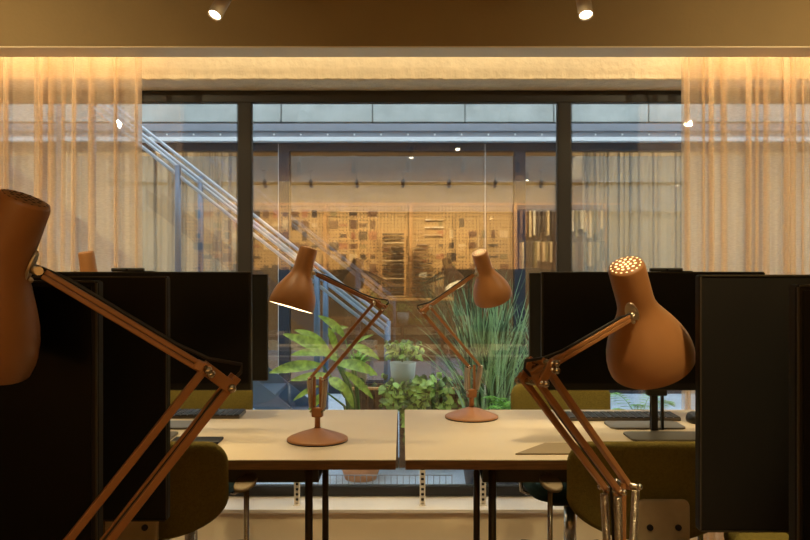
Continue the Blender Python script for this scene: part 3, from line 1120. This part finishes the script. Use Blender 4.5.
# the room over there
b = MB()
b.box((0, 10.2, -.03), (14, 4.3, .06))
struct('floor_opposite', b, M['farfloor'])
struct('ceiling_opposite', MB().box((0, 10.3, 2.62), (14, 4.4, .1)), M['wall'])
struct('wall_opposite_rear', MB().box((0, 12.3, 1.3), (14, .1, 2.6)), M['farwall'])
for x in (-3.2, 3.2):
    L = bpy.data.lights.new('opposite_room_light', 'AREA')
    L.shape = 'RECTANGLE'; L.size = 2.4; L.size_y = 1.0; L.energy = 190; L.color = (1, .72, .32)
    o = bpy.data.objects.new('opposite_room_light', L); C.objects.link(o)
    o.location = (x, 9.4, 2.5)
    o.rotation_euler = (math.radians(-12), 0, 0)
KD = 8.35 / F
curtain((582 - CX) * KD, 4.4, [(582 - CX) * KD + .02 + .24 * k for k in range(11)], 8.35, .02, 2.55, M['sheer_far'], 'drape', 'pale drape inside the opposite glazing, right side', 11, amp=.03)
curtain(-4.4, (236 - CX) * KD, [-4.3 + .24 * k for k in range(10)], 8.35, .02, 2.55, M['sheer_far'], 'drape', 'pale drape inside the opposite glazing, left side behind the stair', 12, amp=.03)

# outside stair with railings
NYR, FYR = 5.4, 6.0
SL = .785
def railz(x):
    return 2.0 - SL * (x + 1.544)
t = thing('steel_staircase', (-.3, 5.7, 0), 'blue grey steel stair rising to the left across the courtyard', 'staircase')
XE, XT = -.11, -3.3
for y in (NYR, FYR):
    b = MB()
    x0, x1 = -.30, XT
    z0 = -.17
    z1 = z0 + SL * (x0 - x1)
    pts = [(x0 - .16, .08), (x0 - .16, 0), (x0 - .32, 0), (x1, z1 - .09), (x1, z1 + .12)]
    va = [b.bm.verts.new((x, y - .006, z)) for x, z in pts]
    vb = [b.bm.verts.new((x, y + .006, z)) for x, z in pts]
    b.bm.faces.new(va); b.bm.faces.new(vb[::-1])
    for k in range(5):
        b.bm.faces.new((va[k], va[(k + 1) % 5], vb[(k + 1) % 5], vb[k]))
    b.build('stringer', M['stringer'], t)
for k in range(12):
    x = -.56 - k * .226
    MB().box((x, 5.7, .03 + k * .1775), (.25, .58, .03)).build('tread', M['stringer'], t)
for y in (NYR, FYR):
    b = MB()
    for dz in (0, -.085):
        b.tube([(XT, y, railz(XT) + dz), (XE, y, railz(XE) + dz)], .012, 8)
    b.tube([(XE, y, railz(XE)), (XE, y, railz(XE) - .085)], .012, 8)
    b.build('handrail', M['steel'], t)
    for x in (-3.18, -2.36, -1.544, -.59):
        MB().tube([(x, y, railz(x) - .02), (x, y, max(0, railz(x) - 1.05))], .022, 10).build('railing_post', M['stringer'], t)
    MB().tube([(XE, y, railz(XE)), (XE - .01, y, 0)], .018, 10).build('railing_post', M['stringer'], t)

# planter with ivy, pots
PY = 5.17
t = thing('timber_planter', (.05, PY, 0), 'dark timber slatted planter box with trailing ivy across the courtyard', 'planter')
px0, px1, pz = -.34, .44, .50
b = MB()
for k in range(15):
    x = px0 + (px1 - px0) * (k + .5) / 15
    b.box((x, PY - .13, pz / 2), ((px1 - px0) / 15 - .008, .02, pz))
    b.box((x, PY + .13, pz / 2), ((px1 - px0) / 15 - .008, .02, pz))
for s in (px0, px1):
    b.box((s, PY, pz / 2), (.02, .28, pz))
b.build('slatted_box', M['timber'], t)
MB().box(((px0 + px1) / 2, PY, pz - .05), (px1 - px0 - .03, .23, .03)).build('soil', M['soil'], t)
MB().box(((px0 + px1) / 2, PY - .135, pz + .006), (px1 - px0 + .03, .05, .014), bevel=.002).build('rim', M['oak'], t)
rnd = random.Random(4)
b = MB()
def ivy_leaf(b, p, s, rnd):
    a = rnd.uniform(0, 6.28)
    tip = V(p) + V((math.cos(a) * s, -rnd.uniform(.1, .9) * s, -abs(math.sin(a)) * s * .8 - s * .2))
    b.leaf(p, tip, s * .52, s * .1, (rnd.uniform(-.4, .4), -1, .5), 4, .2, lambda t: (1 - t) ** .7 * (t + .12) ** .45 * 1.6)
vines = MB()
for k in range(20):
    x = rnd.gauss(.11, .14)
    x = max(px0 + .05, min(px1 - .05, x))
    ln = rnd.uniform(.08, .40)
    pts = [V((x, PY - .09, pz + .01)), V((x, PY - .165, pz + rnd.uniform(.01, .06)))]
    nseg = int(ln / .03) + 2
    for i in range(nseg):
        pts.append(pts[-1] + V((rnd.uniform(-.018, .018), rnd.uniform(-.008, .004), -ln / nseg)))
    vines.tube(pts, .003, 5)
    for p in pts:
        for j in range(2):
            ivy_leaf(b, p + V((rnd.uniform(-.02, .02), -.005, rnd.uniform(-.01, .02))), rnd.uniform(.025, .05), rnd)
for k in range(60):
    p = V((rnd.gauss(.08, .18), PY - rnd.uniform(-.08, .15), pz + rnd.uniform(0, .09)))
    ivy_leaf(b, p, rnd.uniform(.025, .05), rnd)
b.build('ivy_foliage', M['ivy'], t)
vines.build('ivy_stems', M['stem'], t)

def pot_prof(r0, r1, h, th=.008):
    return [(0, 0), (r0, 0), (r1, h), (r1 - th, h), (r1 - th - .004, h - .02), (0, h - .02)]

x = at(403, 0, PY).x
t = thing('potted_plant', (x, PY, pz), 'pale green pot with a small plant standing on the timber planter', 'potted plant')
MB().lathe(pot_prof(.066, .087, .178), (x, PY, pz - .02), seg=28).build('pot', M['palepot'], t)
b = MB()
for k in range(70):
    a = rnd.uniform(0, 6.28); r = rnd.uniform(.01, .09)
    p = V((x + math.cos(a) * r * .6, PY + math.sin(a) * r * .6, pz + .17))
    e = V((x + math.cos(a) * r * 1.5, PY + math.sin(a) * r * 1.5, pz + .17 + rnd.uniform(.03, .13)))
    b.tube([p, e], .0018, 4)
    for j in range(2):
        ivy_leaf(b, e + V((rnd.uniform(-.015, .015),) * 3), rnd.uniform(.02, .035), rnd)
b.build('foliage', M['ivy'], t)

# calathea in a terracotta pot
cx, cy = at(360, 0, 4.70).x, 4.78
t = thing('calathea', (cx, cy, 0), 'large leaved green calathea in a terracotta pot outside the glass', 'potted plant')
MB().lathe(pot_prof(.095, .15, .16, .012), (cx, cy, .0), seg=32).build('pot', M['terracotta'], t)
MB().lathe([(.13, 0), (0, .005)], (cx, cy, .135), seg=24).build('soil', M['soil'], t)
stems, leaves = MB(), MB()
# leaf: (base px, tip px, half width, distance)
LV = [((337, 360), (289, 337), .052, 4.72, .03), ((322, 365), (275, 372), .05, 4.66, .02), ((337, 355), (296, 355), .04, 4.85, .03),
      ((330, 375), (295, 380), .035, 4.62, .01), ((328, 349), (298, 332), .04, 5.0, .03), ((345, 338), (321, 318), .036, 5.0, .03),
      ((337, 364), (373, 374), .05, 4.70, .04), ((345, 372), (370, 396), .03, 4.66, .03), ((330, 378), (342, 390), .045, 4.58, .01),
      ((348, 345), (376, 358), .035, 4.95, .03), ((352, 345), (371, 336), .018, 4.9, .01), ((318, 386), (296, 399), .022, 4.6, .01),
      ((328, 335), (346, 328), .028, 5.05, .02), ((340, 380), (352, 405), .03, 4.7, .02), ((326, 392), (310, 410), .03, 4.7, .02), ((336, 350), (329, 330), .03, 4.9, .01)]
ctr = V((cx, cy, .13))
for (b0, t0, hw, yy, dr) in LV:
    p0, p1 = at(*b0, yy), at(*t0, yy - .06)
    mid = (ctr + p0) / 2 + V((0, 0, .10))
    mid.x = ctr.x * .6 + p0.x * .4
    stems.tube([ctr + V((rnd.uniform(-.04, .04), rnd.uniform(-.04, .04), 0)), mid, p0], [.008, .007, .005], 6)
    leaves.leaf(p0, p0 + (p1 - p0) * 1.12, hw * .8, dr, (rnd.uniform(-.2, .2), -.75, .65), 12, .18)
leaves.build('leaves', M['calathea'], t)
stems.build('stems', M['stem'], t)
x = at(357, 0, PY).x
t = thing('potted_plant', (x, PY, pz), 'beige pot on the timber planter behind the calathea', 'potted plant')
MB().lathe(pot_prof(.05, .075, .13), (x, PY, pz - .015), seg=24).build('pot', M['beigepot'], t)
b = MB()
for k in range(26):
    a = rnd.uniform(0, 6.28); r = rnd.uniform(.06, .15)
    p = V((x, PY, pz + .09))
    b.leaf(p, p + V((math.cos(a) * r, math.sin(a) * r, rnd.uniform(.06, .16))), .014, .03, (0, 0, 1), 6, .2)
b.build('foliage', M['fern'], t)

# tall grass in a pot
def tall_grass(cx, cy, nb, spread, hmin, hmax, label, seedv, name='potted_grass'):
    r = random.Random(seedv)
    t = thing(name, (cx, cy, 0), label, 'potted plant')
    MB().lathe(pot_prof(.13, .17, .26, .012), (cx, cy, 0), seg=28).build('pot', M['fframe'], t)
    b = MB()
    for k in range(nb):
        a = r.uniform(0, 6.28)
        rr = .13 * math.sqrt(r.random())
        p = V((cx + rr * math.cos(a), cy + rr * math.sin(a), .24))
        h = r.uniform(hmin, hmax)
        lean = r.gauss(0, spread)
        lean2 = r.gauss(0, spread * .6)
        N = 7
        prev = None
        wd = r.uniform(.003, .010)
        tw = r.uniform(-.9, .9)
        dirx = V((math.cos(tw), math.sin(tw), 0))
        curl = r.uniform(0, 1) ** 3
        for i in range(N + 1):
            q = i / N
            c = q * q
            pos = p + V((lean * c * (1 + curl), lean2 * c * (1 + curl), h * (q - curl * .22 * q ** 4)))
            w = wd * (1 - q) ** .5 + .0004
            row = [b.bm.verts.new(pos - dirx * w), b.bm.verts.new(pos + dirx * w)]
            if prev:
                f = b.bm.faces.new((prev[0], prev[1], row[1], row[0])); f.smooth = True
            prev = row
    b.build('blades', M['grass'], t)
    return t

tall_grass(at(488, 0, 4.62).x, 4.62, 320, .12, .55, 1.04, 'tall green grass in a dark pot outside behind the right lamp', 8)
tall_grass(at(532, 0, 4.9).x, 4.9, 150, .14, .5, .9, 'shorter green grass outside beside the right monitor edge', 9)

def fern(cx, cy, pot_h, nf, ln, label, seedv):
    r = random.Random(seedv)
    t = thing('potted_fern', (cx, cy, 0), label, 'potted plant')
    MB().lathe(pot_prof(.085, .115, pot_h, .01), (cx, cy, 0), seg=24).build('pot', M['fframe'], t)
    b = MB()
    for k in range(nf):
        a = 2 * math.pi * k / nf + r.uniform(-.2, .2)
        L_ = ln * r.uniform(.7, 1.1)
        rise = r.uniform(.5, 1.0)
        d = V((math.cos(a), math.sin(a), 0))
        sd = V((-d.y, d.x, 0))
        p0 = V((cx, cy, pot_h - .02))
        pts = []
        for i in range(17):
            q = i / 16
            pts.append(p0 + d * (L_ * q) + V((0, 0, L_ * rise * (1.5 * q - 1.15 * q * q))))
        b.tube(pts, .002, 4)
        for i in range(2, 17):
            q = i / 16
            w = L_ * .26 * math.sin(math.pi * (q * .85 + .12))
            for s in (-1, 1):
                b.leaf(pts[i], pts[i] + sd * s * w + d * w * .5 + V((0, 0, -.1 * w)), w * .13, .004, (0, 0, 1), 3, .1)
    b.build('fronds', M['fern'], t)

fern(at(512, 0, 4.28).x, 4.30, .50, 22, .17, 'bright green fern outside between the right lamp and chair', 31)
fern(at(640, 0, 4.5).x, 4.5, .40, 20, .30, 'green fern outside seen under the right monitor', 32)

# low wire mesh edging by the glass
b = MB()
x0, x1, yy = at(318, 0, 4.35).x, at(452, 0, 4.35).x, 4.35
nwx = 22
for i in range(nwx + 1):
    x = x0 + (x1 - x0) * i / nwx
    b.tube([(x, yy, 0.0), (x, yy, .135)], .0022, 5)
for z in (.008, .07, .132):
    b.tube([(x0, yy, z), (x1, yy, z)], .0026, 5)
tag(b.build('wire_edging', M['wire']), 'low wire mesh edging on the paving just outside the glass', 'wire mesh')

# ------------------------------------------------------------------ sky, camera
w = bpy.data.worlds.new('dusk_sky')
S.world = w
w.use_nodes = True
nt = w.node_tree
bg = nt.nodes['Background']
bg.inputs['Color'].default_value = (.60, .72, .82, 1)
bg.inputs['Strength'].default_value = 4.0

cam = bpy.data.cameras.new('camera')
cam.sensor_width = 36
cam.lens = F * 36 / 810
cam.shift_x = (405 - CX) / 810
cam.shift_y = -(270 - CY) / 810
cam.clip_start = .02
co = bpy.data.objects.new('camera', cam)
C.objects.link(co)
co.location = (0, 0, EYE)
co.rotation_euler = (math.pi / 2, 0, 0)
S.camera = co

S.view_settings.view_transform = 'Standard'
S.view_settings.look = 'None'
S.view_settings.gamma = 1
S.view_settings.exposure = 0
S.view_settings.use_curve_mapping = False
S.cycles.transparent_max_bounces = 40
S.cycles.max_bounces = 10
S.cycles.glossy_bounces = 6
S.cycles.sample_clamp_indirect = 6
